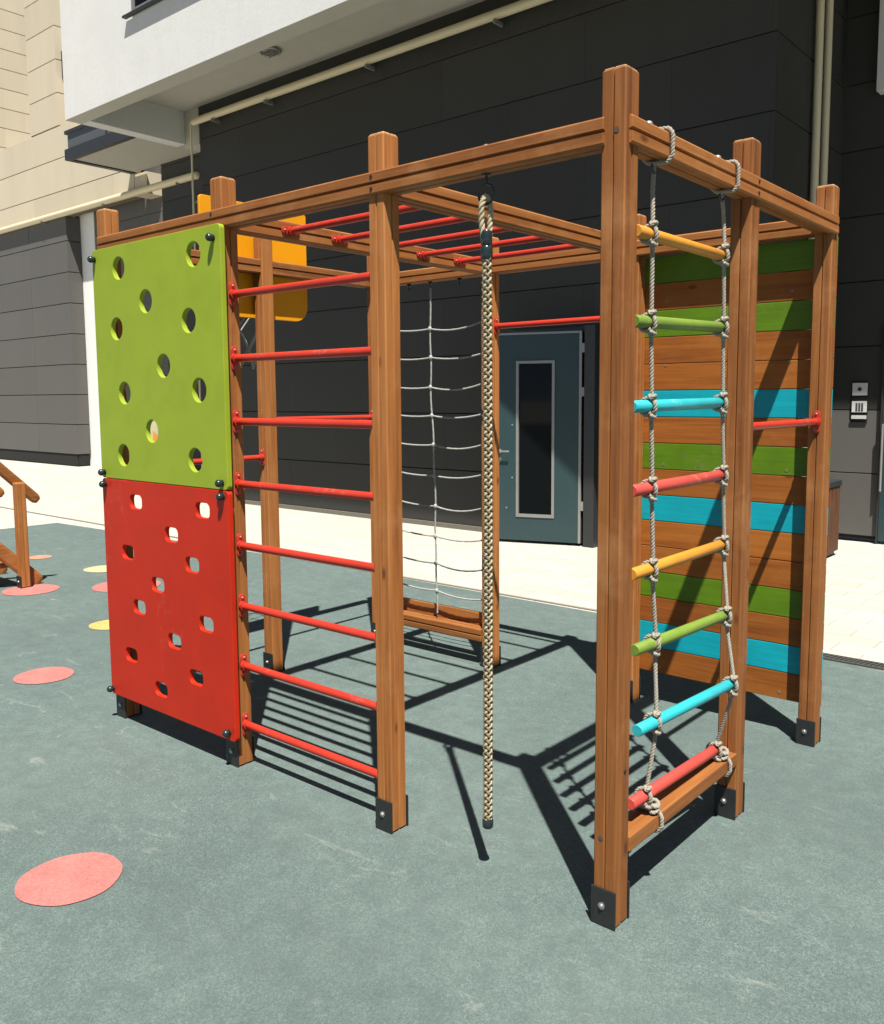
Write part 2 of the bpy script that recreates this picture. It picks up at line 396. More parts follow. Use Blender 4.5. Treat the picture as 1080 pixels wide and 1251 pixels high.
# ------------------------------------------------------------------ setting: buildings
def clad_wall(name, mat, parent, x0, x1, y, z0, z1, zbase, rh, pw, joint=JOINT, axis='x', face=-1, hole=None, gh=0.012, gv=0.0008, stag=0.5, bk=0.2):
    """panels in real relief; axis 'x': wall runs in x at plane y (outer face), 'y': runs in y at plane x=y"""
    m = MB(); t = 0.03
    def put(a0, a1, b0, b1):
        if a1-a0 < 0.02 or b1-b0 < 0.02: return
        def P(a, d, z): return (a, y-face*d, z) if axis == 'x' else (y-face*d, a, z)
        c = 0.0025
        cv = 0.0006
        vs = [P(a0+cv, 0, b0+c), P(a1-cv, 0, b0+c), P(a1-cv, 0, b1-c), P(a0+cv, 0, b1-c),
              P(a0, c, b0), P(a1, c, b0), P(a1, c, b1), P(a0, c, b1),
              P(a0, t, b0), P(a1, t, b0), P(a1, t, b1), P(a0, t, b1)]
        m.add(vs, [(0,1,2,3),(0,4,5,1),(1,5,6,2),(2,6,7,3),(3,7,4,0),(4,8,9,5),(5,9,10,6),(6,10,11,7),(7,11,8,4)])
    z = zbase; row = 0
    while z < z1:
        b0, b1 = max(z+gh/2, z0), min(z+rh-gh/2, z1)
        if b1 > b0:
            a = x0 - (row % 2)*pw*stag
            while a < x1:
                A0, A1 = max(a+gv/2, x0), min(a+pw-gv/2, x1)
                if A1 > A0:
                    if hole and b0 < hole[3] and b1 > hole[2] and A0 < hole[1] and A1 > hole[0]:
                        put(A0, min(A1, hole[0]), b0, b1); put(max(A0, hole[1]), A1, b0, b1)
                        put(max(A0, hole[0]), min(A1, hole[1]), max(b0, hole[3]), b1)
                    else: put(A0, A1, b0, b1)
                a += pw
        z += rh; row += 1
    w = m.build(name, mat, parent)
    k = MB()
    def bb(a0, a1, b0, b1):
        lo, hi = sorted((y-face*0.02, y-face*bk))
        if a1-a0 < 0.06: return
        a0 = a0 + (0.02 if a0 == x0 else 0); a1 = a1 - (0.035 if a1 == x1 else 0)
        if axis == 'x': k.box((a0, lo, b0), (a1, hi, b1))
        else: k.box((lo-0.0, a0, b0), (hi, a1, b1))
    if hole:
        bb(x0, hole[0], z0, z1); bb(hole[1], x1, z0, z1); bb(hole[0], hole[1], hole[3], z1)
    else: bb(x0, x1, z0, z1)
    k.build('joint_backing', joint, w)
    return w

WY = 6.18; SX = -1.88; RY = 8.22
apt = thing('apartment_building', 'apartment block with dark cladding and white projecting upper floor behind the climbing frame', 'building', (-5, 8, 0))
clad_wall('wall', CLAD_DARK, apt, -11.15, SX, WY, 0.06, 8, 0.026, 0.72, 2.05, hole=(-4.86, -3.83, 0, 2.42))
clad_wall('wall', CLAD_DARK, apt, WY+0.03, RY+0.12, SX, 0.06, 8, 0.026, 0.72, 2.4, axis='y', face=1)
clad_wall('wall', CLAD_DARK, apt, SX, -1.345, RY, 1.50, 12, 0.07, 0.715, 2.4)
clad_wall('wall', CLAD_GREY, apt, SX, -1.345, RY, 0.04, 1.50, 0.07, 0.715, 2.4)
clad_wall('wall', CLAD_DARK, apt, -1.34, 9, RY, 0.04, 12, 0.07, 0.715, 1.6, hole=(-1.34, -0.295, 0, 2.42))
clad_wall('wall', CLAD_DARK, apt, -15.69, -11.16, 8.30, 0.04, 8, 0.03, 0.72, 1.1)
box('plinth', (-11.14, WY-0.03, -0.002), (-4.90, WY+0.1, 0.055), KERB, apt)
box('white_wall', (-20.3, 8.72, 0), (-19.36, 9.1, 8), plaster('bright_white_render', (1.15, 1.15, 1.12)), apt)
clad_wall('wall', CLAD_GREY, apt, -19.355, -15.70, 8.74, 0.04, 8, 0.03, 0.72, 2.2)  # shade on the rest of the white wall, put in as grey panels
box('column', (-1.49, 8.02, 4.9), (-1.17, 8.20, 9), PLASTER, apt, 0.005)
# far entrance at the frame's right edge
ent = box('entrance_door', (-1.33, 8.19, 0.03), (-0.30, 8.26, 2.4), DOORM, apt, 0.004, 'dark glazed entrance door at the right edge')
box('frame', (-1.345, 8.17, 0.0), (-1.331, 8.27, 2.45), DARKMETAL, ent)
m = MB(); m.tube([(-1.31, 8.13, 0.6), (-1.31, 8.13, 1.35)], 0.014, 10); m.build('handle', ALU, ent)
# upper floor with coffered underside
X0, X1 = -11.78, -0.15; Y0 = 4.30; ZB = 5.78; ZS = 6.30; TOP = 13
box('upper_floor', (X0, Y0, ZS), (X1, 11, TOP), PLASTER, apt)
m = MB()
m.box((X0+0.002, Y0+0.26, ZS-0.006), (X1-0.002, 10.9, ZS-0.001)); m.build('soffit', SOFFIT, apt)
m = MB(); m.box((X0, Y0, ZB), (X1, Y0+0.25, ZS-0.0005)); m.box((X0, Y0+0.2505, ZB), (X0+0.24, WY-0.02, ZS-0.007))
m.box((X1-0.24, Y0+0.2505, ZB), (X1, WY-0.02, ZS-0.007)); rim = m.build('soffit_rim', PLASTER, apt)
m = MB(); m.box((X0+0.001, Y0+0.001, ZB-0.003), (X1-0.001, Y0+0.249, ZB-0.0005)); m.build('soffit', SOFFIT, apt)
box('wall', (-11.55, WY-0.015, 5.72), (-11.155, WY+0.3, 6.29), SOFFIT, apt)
box('upper_floor', (X1+0.01, 6.19, 7.6), (9, 12, TOP), PLASTER, apt)  # unseen upper volume, underside height set for the shade it casts on right wall
# window ledge and window on the white face
w = box('window', (-9.80, Y0-0.012, 6.80), (-6.30, Y0+0.02, 8.3), GLASS, apt)
m = MB(); m.box((-9.97, Y0-0.075, 6.715), (-6.15, Y0-0.013, 6.745), 0.006); m.build('window_sill', DARKMETAL, w)
m = MB(); m.box((-9.80, Y0-0.03, 6.75), (-9.74, Y0-0.0125, 8.3)); m.box((-9.735, Y0-0.03, 6.75), (-6.3, Y0-0.0125, 6.80)); m.build('frame', ALU, w)
# round soffit lamp
m = MB(); m.torus((-8.43, 5.46, ZS-0.03), 0.13, 0.02, 'z', 28, 8)
lamp = m.build('ceiling_lamp', ALU, apt); m = MB(); m.sphere((-8.43, 5.46, ZS-0.02), 0.12, 20, (1, 1, 0.35))
m.build('lamp_diffuser', simple('frosted_lamp_cover', (0.22, 0.21, 0.19), 0.3), lamp)
m = MB()
for k in range(-1, 2): m.box((-8.54, 5.46+k*0.06-0.004, ZS-0.075), (-8.32, 5.46+k*0.06+0.004, ZS-0.063))
m.build('lamp_grille', ALU, lamp)
# pipes
def pipe(pts, r, br=()):
    m = MB(); m.tube(pts, r, 14); p = m.build('gas_pipe', PIPE, apt)
    for a, b in br:
        k = MB(); k.box(a, b); k.build('pipe_bracket', ALU, p, None, a)
    return p
pipe([(-11.17, 6.08, 6.04), (SX-0.1, 6.08, 6.04)], 0.055, [((x-0.015, 6.02, 5.93), (x+0.015, WY, 5.975)) for x in (-10.6, -9.3, -7.2, -5.1, -3.0)])
pipe([(-11.24, 6.08, 6.04), (-11.24, 6.08, 0.02)], 0.017, [((-11.26, 6.1, z), (-11.15, 6.12, z+0.03)) for z in (1.2, 3.0, 4.8)])
pipe([(-40, 8.265, 6.14), (-14.5, 8.265, 6.14), (-14.42, 8.27, 6.14), (-14.38, 8.29, 6.14), (-14.38, 8.33, 6.14)], 0.075, [((x-0.02, 8.2, 6.04), (x+0.02, 8.34, 6.09)) for x in (-27, -24, -21, -18, -15)])
pipe([(SX+0.06, 7.17, 0.02), (SX+0.06, 7.17, 9)], 0.040, [((SX, 7.12, z), (SX+0.11, 7.22, z+0.02)) for z in (1.5,)])
pipe([(SX+0.06, 7.44, 0.02), (SX+0.06, 7.44, 9)], 0.040, [((SX, 7.39, z), (SX+0.11, 7.49, z+0.02)) for z in (1.5,)])
# steel door, swung ajar
ang = math.atan2(-0.3, -0.9)
dh = Vector((-3.87, 6.0, 0)); ddir = Vector((math.cos(ang), math.sin(ang), 0)); dn = Vector((-0.3, 0.9, 0)).normalized()
def dbox(m, s0, s1, z0, z1, d0, d1, bev=0.0):
    """s along the leaf from the hinge, d outwards towards the viewer"""
    t = MB(); t.box((s0, d0, z0), (s1, d1, z1), bev)
    m.add([dh + ddir*p[0] - dn*p[1] + Vector((0, 0, p[2])) for p in t.v], t.f)
def dpart(name, mat, parent, boxes, bev=0.0, label=None):
    m = MB()
    for b in boxes: dbox(m, *b, bev)
    return m.build(name, mat, parent, label, dh)
LS = 1.02
door = dpart('entrance_door', DOORM, apt, [(0.03, LS, 0.03, 0.30, -0.05, 0), (0.03, LS, 2.07, 2.36, -0.05, 0), (0.03, 0.31, 0.30, 2.07, -0.05, 0), (0.75, LS, 0.30, 2.07, -0.05, 0)], 0, 'blue grey steel door with a tall narrow pane, standing ajar')
dpart('door_edge', ALU, door, [(0.0, 0.028, 0.03, 2.385, -0.05, 0.006), (0.03, LS, 2.362, 2.385, -0.05, 0.006)])
dpart('window_frame', ALU, door, [(0.305, 0.335, 0.30, 2.07, -0.052, 0.010), (0.725, 0.755, 0.30, 2.07, -0.052, 0.010), (0.336, 0.724, 0.30, 0.335, -0.052, 0.010), (0.336, 0.724, 2.04, 2.07, -0.052, 0.010)])
dpart('pane', GLASS, door, [(0.336, 0.724, 0.336, 2.039, -0.03, -0.02)])
m = MB()
P = lambda s_, d, z: dh + ddir*s_ - dn*d + Vector((0, 0, z))
m.tube([P(0.95, 0.0, 1.05), P(0.95, 0.055, 1.05), P(0.94, 0.06, 1.05), P(0.82, 0.06, 1.05)], 0.010, 8)
m.tube([P(0.95, 0.0, 1.05), P(0.95, 0.008, 1.05)], 0.026, 14)
m.build('handle', ALU, door, None, P(0.95, 0, 1.05))
m = MB(); m.tube([P(0.95, 0.0, 0.95), P(0.95, 0.012, 0.95)], 0.022, 14); m.build('lock', ALU, door, None, P(0.95, 0, 0.95))
for z, q_ in ((1.35, 0.80), (0.75, 0.80), (0.4, 0.87)):
    m = MB(); m.tube([P(q_, 0.0, z), P(q_, 0.006, z)], 0.011, 10); m.build('bolt', ALU, door, None, P(q_, 0, z))
for z in (2.2, 1.72, 0.45):
    m = MB(); dbox(m, -0.035, -0.001, z-0.05, z+0.05, -0.03, 0.012); m.build('hinge', ALU, door, None, dh+Vector((0, 0, z)))
m = MB(); m.box((-3.83, 5.99, 0.0), (-3.70, WY+0.25, 2.44)); m.box((-4.95, 6.12, 0.0), (-4.87, WY+0.25, 2.44)); m.box((-4.868, 6.12, 2.395), (-3.832, WY+0.25, 2.44))
m.build('door_frame', DARKMETAL, apt)
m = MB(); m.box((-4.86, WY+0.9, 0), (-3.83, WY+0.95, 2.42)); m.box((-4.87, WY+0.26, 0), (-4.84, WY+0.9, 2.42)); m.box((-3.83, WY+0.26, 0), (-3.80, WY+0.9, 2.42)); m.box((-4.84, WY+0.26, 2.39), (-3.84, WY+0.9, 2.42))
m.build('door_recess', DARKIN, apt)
# small orange and cream notice on the recessed wall
nb = box('notice_board', (-16.52, 8.262, 0.55), (-16.02, 8.298, 1.20), simple('notice_cream', (0.7, 0.66, 0.36), 0.5), apt, 0.004)
m = MB(); m.add([(-16.36, 8.258, 0.57), (-16.10, 8.258, 0.57), (-16.16, 8.258, 0.86), (-16.34, 8.258, 0.98)], [(0, 1, 2, 3)]); m.build('printed_shape', simple('notice_orange', (0.95, 0.33, 0.02), 0.5), nb)
# intercom
ic = box('intercom', (-1.665, RY-0.022, 1.36), (-1.495, RY-0.001, 1.815), simple('intercom_black', (0.02, 0.02, 0.02), 0.3), apt, 0.004)
sil = simple('intercom_silver', (0.8, 0.8, 0.78), 0.4, 0.1)
box('camera_plate', (-1.66, RY-0.03, 1.665), (-1.50, RY-0.0225, 1.805), sil, ic, 0.002)
box('keypad', (-1.66, RY-0.03, 1.475), (-1.50, RY-0.0225, 1.60), sil, ic, 0.002)
m = MB(); m.tube([(-1.58, RY-0.0305, 1.735), (-1.58, RY-0.034, 1.735)], 0.022, 16); m.build('camera_lens', DARKMETAL, ic)
m = MB()
for i in range(3):
    for j in range(4): m.box((-1.617+i*0.03, RY-0.034, 1.492+j*0.024), (-1.597+i*0.03, RY-0.0302, 1.506+j*0.024))
m.build('keypad_button', DARKMETAL, ic)
box('card_reader', (-1.66, RY-0.034, 1.40), (-1.50, RY-0.0225, 1.44), simple('intercom_pale', (0.7, 0.7, 0.68), 0.4), ic, 0.002)
# balcony beyond the white volume
bal = box('balcony', (-16.78, 6.83, 6.57), (-11.9, 8.29, 6.72), SOFFIT, apt)
m = MB(); m.box((-16.80, 6.79, 6.545), (-11.85, 6.90, 6.76), 0.006); m.box((-16.80, 6.901, 6.545), (-16.66, 8.28, 6.76), 0.006); m.build('edge_beam', DARKMETAL, bal)
m = MB(); m.box((-16.74, 6.84, 6.77), (-11.9, 6.855, 7.06)); m.box((-16.74, 6.86, 6.77), (-16.725, 8.28, 7.06)); m.build('glass_panel', GLASS2, bal)
m = MB(); m.box((-16.80, 6.80, 7.061), (-11.9, 6.89, 7.13), 0.005); m.box((-16.80, 6.891, 7.061), (-16.70, 8.28, 7.13), 0.005)
for x in (-15.2, -13.6): m.box((x, 6.815, 6.765), (x+0.03, 6.838, 7.06))
m.build('handrail', DARKMETAL, bal)
box('balcony_soffit', (-15.7, 6.91, 6.60), (-11.80, 9.0, 6.64), SOFFIT, bal) if False else None

# beige neighbour on the left
bei = thing('beige_building', 'beige clad building with a grey panelled ground floor at the far left', 'building', (-22, 9, 0))
clad_wall('fascia', CLAD_BEIGE, bei, -45, -16.85, 8.35, 6.10, 8.22, 5.94, 0.77, 3.9, BJOINT, gh=0.02, gv=0.003)
clad_wall('pier', CLAD_BEIGE, bei, -21.62, -20.15, 8.36, 8.225, 14, 8.25, 0.77, 3, BJOINT, gh=0.02)
clad_wall('pier', CLAD_BEIGE, bei, 8.39, 9.9, -20.15, 8.225, 14, 8.25, 0.77, 3, BJOINT, axis='y', face=1, gh=0.02)
clad_wall('wall', CLAD_BEIGE, bei, 8.45, 14, -24.5, 8.225, 16, 8.10, 0.53, 1.1, BJOINT, axis='y', face=1, gh=0.018)
box('roof_slab', (-45, 8.56, 8.0), (-16.9, 14, 8.21), CLAD_BEIGE, bei)
box('fascia_return', (-16.85, 8.36, 6.10), (-16.35, 8.9, 6.56), CLAD_BEIGE, bei)
clad_wall('wall', CLAD_GREY, bei, -45, -20.0, 8.35, 0.02, 6.09, 0.30, 0.745, 4.6, gh=0.02, gv=0.02, stag=0)
clad_wall('wall', CLAD_GREY, bei, 8.38, 8.70, -20.0, 0.02, 6.09, 0.30, 0.745, 2, axis='y', face=1, gh=0.02)
box('bracket_lamp', (-20.14, 8.5, 9.35), (-19.85, 8.8, 10.0), DARKMETAL, bei, 0.01)

# ------------------------------------------------------------------ climbing frame
frame = thing('playground_climber', 'large wooden climbing frame with green and red panels, red bars and striped boards', 'climbing frame', (-1.45, 0.93, 0))
XA, XB, XC, XF = -2.901, -1.934, -0.967, 0.0
YG, YH, YK = 0.935, 1.871, 0.955
H = 2.60
def sqprof(w, c=0.006, g=0.006, d=0.008, faces=(1, 1, 1, 1)):
    h = w/2; pts = []
    q = [((1, 0), (0, -1)), ((0, 1), (1, 0)), ((-1, 0), (0, 1)), ((0, -1), (-1, 0))]  # direction along side, outward normal
    for (dx, dy), (nx, ny) in q:
        i = q.index(((dx, dy), (nx, ny)))
        seq = [(-h+c, 0)]
        if faces[i]: seq += [(-g, 0), (-g*0.35, -d), (g*0.35, -d), (g, 0)]
        seq += [(h-c, 0)]
        for a, o in seq: pts.append((dx*a + nx*(h+o), dy*a + ny*(h+o)))
    return pts
PP = sqprof(0.08, 0.0045, 0.004, 0.006)
BP = sqprof(0.08, 0.006, 0.006, 0.012)
def post(x, y, h=H, z0=0.008):
    m = MB(); m.prism(PP, lambda u, v, t: (x+u, y+v, t), [(z0, 1), (h-0.007, 1), (h-0.0005, 0.90)])
    p = m.build('post', WOOD[2], frame, None, (x, y, z0))
    m = MB(); m.prism(PP, lambda u, v, t: (x+u, y+v, t), [(h-0.0004, 0.885), (h+0.002, 0.86)]); m.build('end_grain', ENDG, p, None, (x, y, h))
    for s in (-1, 1):
        m = MB(); a, b = (y-0.0475, y-0.0405) if s < 0 else (y+0.0405, y+0.0475)
        m.box((x-0.044, a, 0.001), (x+0.044, b, 0.125), 0.0028)
        m.build('foot_bracket', BLACK_STEEL, p, None, (x, a, 0))
    m = MB(); m.tube([(x-0.004, y-0.0475, 0.068), (x-0.004, y-0.0505, 0.068)], 0.0115, 14); m.sphere((x-0.004, y-0.050, 0.068), 0.0085, 12, (1, 0.8, 1))
    m.build('bolt', ZINC, p, None, (x, y, 0.06))
    return p
posts = {}
for n, x, y in (('A', XA, 0), ('B', XB, 0), ('C', XC, 0), ('F', XF, 0), ('G', 0, YG), ('H', 0, YH), ('I', XC, YH), ('J', XB, YH), ('L', XA, YH), ('K', XA, YK)):
    posts[n] = post(x, y)
ZC = 2.427
def beam_x(x0, x1, y, z, prof=BP, name='beam'):
    m = MB(); m.prism(prof, lambda u, v, t: (t, y+u, z+v), [(x0, 0.97), (x0+0.002, 1), (x1-0.002, 1), (x1, 0.97)])
    return m.build(name, WOOD[0], frame, None, ((x0+x1)/2, y, z))
def beam_y(y0, y1, x, z, prof=BP, name='beam'):
    m = MB(); m.prism(prof, lambda u, v, t: (x+u, t, z+v), [(y0, 0.97), (y0+0.002, 1), (y1-0.002, 1), (y1, 0.97)])
    return m.build(name, WOOD[1], frame, None, (x, (y0+y1)/2, z))
fb = beam_x(XA-0.024, -0.026, -0.012, ZC)
bb_ = beam_x(XA-0.024, -0.026, YH-0.012, ZC)
rb = beam_y(-0.018, YH+0.012, 0.012, ZC)
lb = beam_y(0.034, YH-0.058, XA-0.012, ZC-0.0015)
b1 = beam_y(0.030, YH-0.054, XB, ZC-0.002)
b2 = beam_y(0.030, YH-0.054, XC, ZC-0.003)
def plank(name, a, b, ax, parent=frame, bev=0.004):
    m = MB(); m.box(a, b, bev); return m.build(name, WOOD[ax], parent, None, [(a[i]+b[i])/2 for i in range(3)])
plank('bottom_beam', (-0.036, 0.0415, 0.223), (0.043, YG-0.0415, 0.273), 1)
beam_x(XA+0.0415, XB-0.0415, YH-0.012, 0.195, name='bottom_beam')
plank('bottom_board', (XA+0.03, YH+0.045, 0.20), (XB-0.03, YH+0.070, 0.31), 0)
# screw heads
def screws(pts, parent, n):
    for p in pts:
        m = MB(); p = Vector(p); q = p + Vector(n)*0.0025
        m.tube([p, q], 0.0065, 10); m.build('screw', BLACK_STEEL, parent, None, p)
screws([(XC-0.012, -0.052, 2.449), (XC-0.012, -0.052, 2.407), (XB-0.02, -0.052, 2.449)], fb, (0, -1, 0))
screws([(0.052, YG-0.004, 2.449), (0.052, YG-0.004, 2.407)], rb, (1, 0, 0))
screws([(0.040, 0.012, 2.44), (0.040, -0.008, 2.395), (0.04, 0.01, 0.5)], posts['F'], (1, 0, 0))
m = MB(); m.tube([(0.012, -0.0395, 2.425), (0.012, -0.0415, 2.425)], 0.0085, 14); m.build('screw', SCREWM, posts['F'], None, (0, 0, 2.42))
m = MB(); m.tube([(-0.014, -0.0395, 0.285), (-0.014, -0.0415, 0.285)], 0.0085, 14); m.build('screw', SCREWM, posts['F'], None, (0, 0, 0.28))

# bars
def bar(p, q, n1=True, n2=True, r=0.0165, flat=None, label=None):
    p = Vector(p); q = Vector(q); d = (q-p).normalized()
    m = MB(); m.tube([p+d*0.004, p+d*0.012, q-d*0.012, q-d*0.004], r, 16)
    o = m.build('bar', RED_METAL, frame, label, (p+q)/2)
    up_ = Vector((0, 0, 1)) if flat is None else Vector(flat)
    sd_ = d.cross(up_)
    for on, e, s in ((n1, p, 1), (n2, q, -1)):
        if not on: continue
        m = MB(); n = d*s
        # plate as rounded slab
        prof = []
        hw, hh, rr = 0.0165, 0.052, 0.015
        for cx, cy, a0 in ((hw-rr, hh-rr, 0), (-hw+rr, hh-rr, PI/2), (-hw+rr, -hh+rr, PI), (hw-rr, -hh+rr, 3*PI/2)):
            for i in range(5): a = a0+i*PI/8; prof.append((cx+rr*math.cos(a), cy+rr*math.sin(a)))
        m.prism(prof, lambda u, v, t: e + sd_*u + up_*v + n*t, [(0.0008, 1), (0.006, 1), (0.0075, 0.92)])
        m.tube([e+n*0.006, e+n*0.022], 0.0215, 16)
        fl = m.build('flange', RED_METAL, o, None, e)
        for v in (-0.036, 0.036):
            m = MB(); c = e + up_*v + n*0.008; m.tube([e+up_*v+n*0.006, c], 0.009, 12); m.sphere(c+n*0.001, 0.0065, 10)
            m.build('bolt', painted_bolt, o, None, c)
    return o
painted_bolt = simple('red_bolt_head', (0.55, 0.16, 0.13), 0.35, 0.3)
for i in range(8): bar((XB+0.0402, 0.0, 2.11-0.2740*i), (XC-0.0402, 0.0, 2.11-0.2740*i))
bar((XA, 0.0402, 1.315), (XA, YK-0.0402, 1.315))
bar((XA, YK+0.0402, 1.535), (XA, YH-0.0402, 1.535))
bar((XB+0.0402, YH, 2.083), (XC-0.0402, YH, 2.083))
bar((0, YG+0.0402, 1.542), (0, YH-0.0402, 1.542))
for y in (0.329, 0.630, 0.930, 1.232, 1.538):
    bar((XB+0.0402, y, ZC-0.004), (XC-0.0402, y, ZC-0.004), flat=(0, 1, 0), r=0.0155)

# perforated climbing panels
def rr_loop(cx, cz, w, h, r, n=5, rt=None):
    pts = []; rb_ = r
    for sx, sz, a0 in ((1, 1, 0), (-1, 1, PI/2), (-1, -1, PI), (1, -1, 3*PI/2)):
        r = rt if (rt and sz > 0) else rb_
        for i in range(n+1):
            a = a0+i*(PI/2)/n
            pts.append((cx+sx*(w/2-r)+r*math.cos(a), cz+sz*(h/2-r)+r*math.sin(a)))
    return pts
def panel(name, x0, x1, z0, z1, yf, th, holes, mat, label, rc=0.02, axis='y', bev=0.0025, rtop=None):
    cu = bpy.data.curves.new(name, 'CURVE'); cu.dimensions = '2D'; cu.fill_mode = 'BOTH'
    cu.extrude = th/2-bev; cu.bevel_depth = bev; cu.bevel_resolution = 2; cu.offset = -bev
    cx, cz = (x0+x1)/2, (z0+z1)/2
    for lp in [rr_loop(0, 0, x1-x0, z1-z0, rc, 8, rtop)] + holes(cx, cz):
        sp = cu.splines.new('POLY'); sp.points.add(len(lp)-1); sp.use_cyclic_u = True
        for i, (a, b) in enumerate(lp): sp.points[i].co = (a, b, 0, 1)
    tmp = bpy.data.objects.new('tmp', cu); C.objects.link(tmp)
    dg = bpy.context.evaluated_depsgraph_get(); me = bpy.data.meshes.new_from_object(tmp.evaluated_get(dg))
    bpy.data.objects.remove(tmp)
    if axis == 'y': me.transform(Matrix.Rotation(PI/2, 4, 'X'))
    else: me.transform(Matrix.Rotation(PI/2, 4, 'Z') @ Matrix.Rotation(PI/2, 4, 'X'))
    me.name = name; me.materials.clear(); me.materials.append(mat)
    for p in me.polygons: p.use_smooth = False
    o = bpy.data.objects.new(name, me); C.objects.link(o); o.parent = frame
    loc = Vector((cx, yf+th/2, cz)) if axis == 'y' else Vector((yf, cx, cz))
    o.location = loc - wloc(frame)
    if label: o['label'] = label
    return o
GH = [(-2.68, 2.289), (-2.055, 2.289), (-2.452, 2.116), (-2.107, 2.007), (-2.72, 2.003), (-2.322, 1.814), (-2.672, 1.692), (-2.045, 1.70), (-2.44, 1.511), (-2.705, 1.388), (-2.093, 1.389)]
RH = [(-2.612, 1.162), (-2.052, 1.164), (-2.311, 1.029), (-2.705, 0.903), (-2.148, 0.905), (-2.443, 0.773), (-2.618, 0.637), (-2.052, 0.643), (-2.317, 0.517), (-2.712, 0.378), (-2.147, 0.375), (-2.45, 0.254)]
def circ(cx, cz, r, n=32): return [(cx+r*math.cos(2*PI*i/n), cz+r*math.sin(2*PI*i/n)) for i in range(n)]
PX0, PX1 = -2.925, -1.856; PY = -0.0795
gp = panel('climbing_panel', PX0, PX1, 1.267, 2.397, PY, 0.025, lambda cx, cz: [circ(x-cx, z-cz, 0.054) for x, z in GH], GREEN_PANEL, 'green upper panel with round holes')
rp = panel('climbing_panel', PX0, PX1, 0.136, 1.264, PY, 0.025, lambda cx, cz: [rr_loop(x-cx, z-cz, 0.108, 0.070, 0.026) for x, z in RH], RED_PANEL, 'red lower panel with rounded rectangular holes')
def ballbolts(par, pts):
    for x, z in pts:
        m = MB(); m.sphere((x, PY-0.020, z), 0.0170, 16); m.tube([(x, -0.040, z), (x, PY-0.012, z)], 0.007, 10)
        m.tube([(x, PY-0.0005, z), (x, PY-0.006, z)], 0.014, 14)
        m.build('bolt', BLACK_CAP, par, None, (x, PY, z))
ballbolts(gp, [(-2.90, 2.350), (-1.903, 2.340), (-2.893, 1.295), (-1.893, 1.297)])
ballbolts(rp, [(-2.888, 1.235), (-1.890, 1.238), (-2.905, 0.165), (-1.900, 0.175)])
# striped board wall at the back right
cols = 'gwgwwbwgwbwwgwbw'
bmats = {'g': BOARD_GREEN, 'w': DK[0], 'b': BOARD_BLUE}
blab = {'g': 'green painted board', 'b': 'blue painted board', 'w': None}
for i, c in enumerate(cols):
    zt = 2.385-i*0.1385; m = MB()
    m.box((XC-0.036, YH+0.0405, zt-0.1360), (0.036, YH+0.0625, zt), 0.003)
    m.build('board', bmats[c], frame, blab[c], ((XC)/2, YH+0.05, zt-0.07))
for zt in (2.2, 1.87, 1.35, 0.25):
    for x in (XC+0.16, -0.16):
        m = MB(); m.tube([(x, YH+0.0412, zt-0.045), (x, YH+0.039, zt-0.045)], 0.0075, 12); m.build('bolt', BOARDB, frame, None, (x, YH+0.04, zt))
for x in (XC+0.12, -0.20):
    m = MB(); m.box((x, YH+0.0635, 0.2), (x+0.08, YH+0.095, 2.36)); m.build('batten', DK[2], frame, None, (x, YH+0.08, 1.2))
# basketball backboard
bk = panel('backboard', 0.575, 1.335, 2.135, 2.79, XA-0.068, 0.018, lambda a, b: [], ORANGE_PANEL, 'orange basketball backboard', 0.095, 'x', rtop=0.02)
m = MB(); m.torus((XA-0.31, YK, 2.21), 0.20, 0.009, 'z', 36, 8); m.box((XA-0.125, YK-0.06, 2.203), (XA-0.078, YK+0.06, 2.217))
hoop = m.build('hoop', RED_METAL, bk, None, (XA-0.3, YK, 2.21))
m = MB()
for s in (1, -1):
    for k in range(7):
        pts = []
        for i in range(9):
            t = i/8; a = 2*PI*(k + s*1.5*t)/7; r = 0.20 - 0.075*t**0.7
            pts.append((XA-0.31+r*math.cos(a), YK+r*math.sin(a), 2.205-0.36*t))
        m.tube(pts, 0.0050, 6)
m.build('hoop_net', NETROPE, bk, None, (XA-0.3, YK, 2.1))

# ------------------------------------------------------------------ climbing rope
def helix_rope(m, pts, R, r, strands=3, pitch=0.04, seg=5, step=8, ph0=0.0):
    """twisted strands following a polyline"""
    P_ = [Vector(p) for p in pts]; L = [0]
    for i in range(1, len(P_)): L.append(L[-1]+(P_[i]-P_[i-1]).length)
    n = max(4, int(L[-1]/pitch*step))
    def at(s):
        for i in range(1, len(P_)):
            if s <= L[i] or i == len(P_)-1:
                return P_[i-1].lerp(P_[i], min(1, (s-L[i-1])/max(1e-9, L[i]-L[i-1])))
    cs = [at(L[-1]*i/n) for i in range(n+1)]
    prev = None; fr = []
    for i in range(n+1):
        t = (cs[min(i+1, n)]-cs[max(i-1, 0)]).normalized()
        if prev is None: u = t.cross(Vector((0, 0, 1)) if abs(t.z) < 0.9 else Vector((1, 0, 0))).normalized()
        else: u = (prev - t*prev.dot(t)).normalized()
        prev = u; fr.append((u, t.cross(u)))
    for k in range(strands):
        out = []
        for i in range(n+1):
            a = 2*PI*(L[-1]*i/n/pitch + k/strands) + ph0; u, w = fr[i]
            out.append(cs[i] + (u*math.cos(a)+w*math.sin(a))*R)
        m.tube(out, r, seg)
def catenary(p, q, sag, n=10, side=(0, 0, 0)):
    p, q, sd_ = Vector(p), Vector(q), Vector(side)
    return [p.lerp(q, i/n) + (Vector((0, 0, -sag)) + sd_)*(4*(i/n)*(1-i/n)) for i in range(n+1)]
RX, RYY = -0.486, -0.012
cr = thing('climbing_rope', 'thick braided climbing rope hanging from the front top beam', 'rope', (RX, RYY, 0.18))
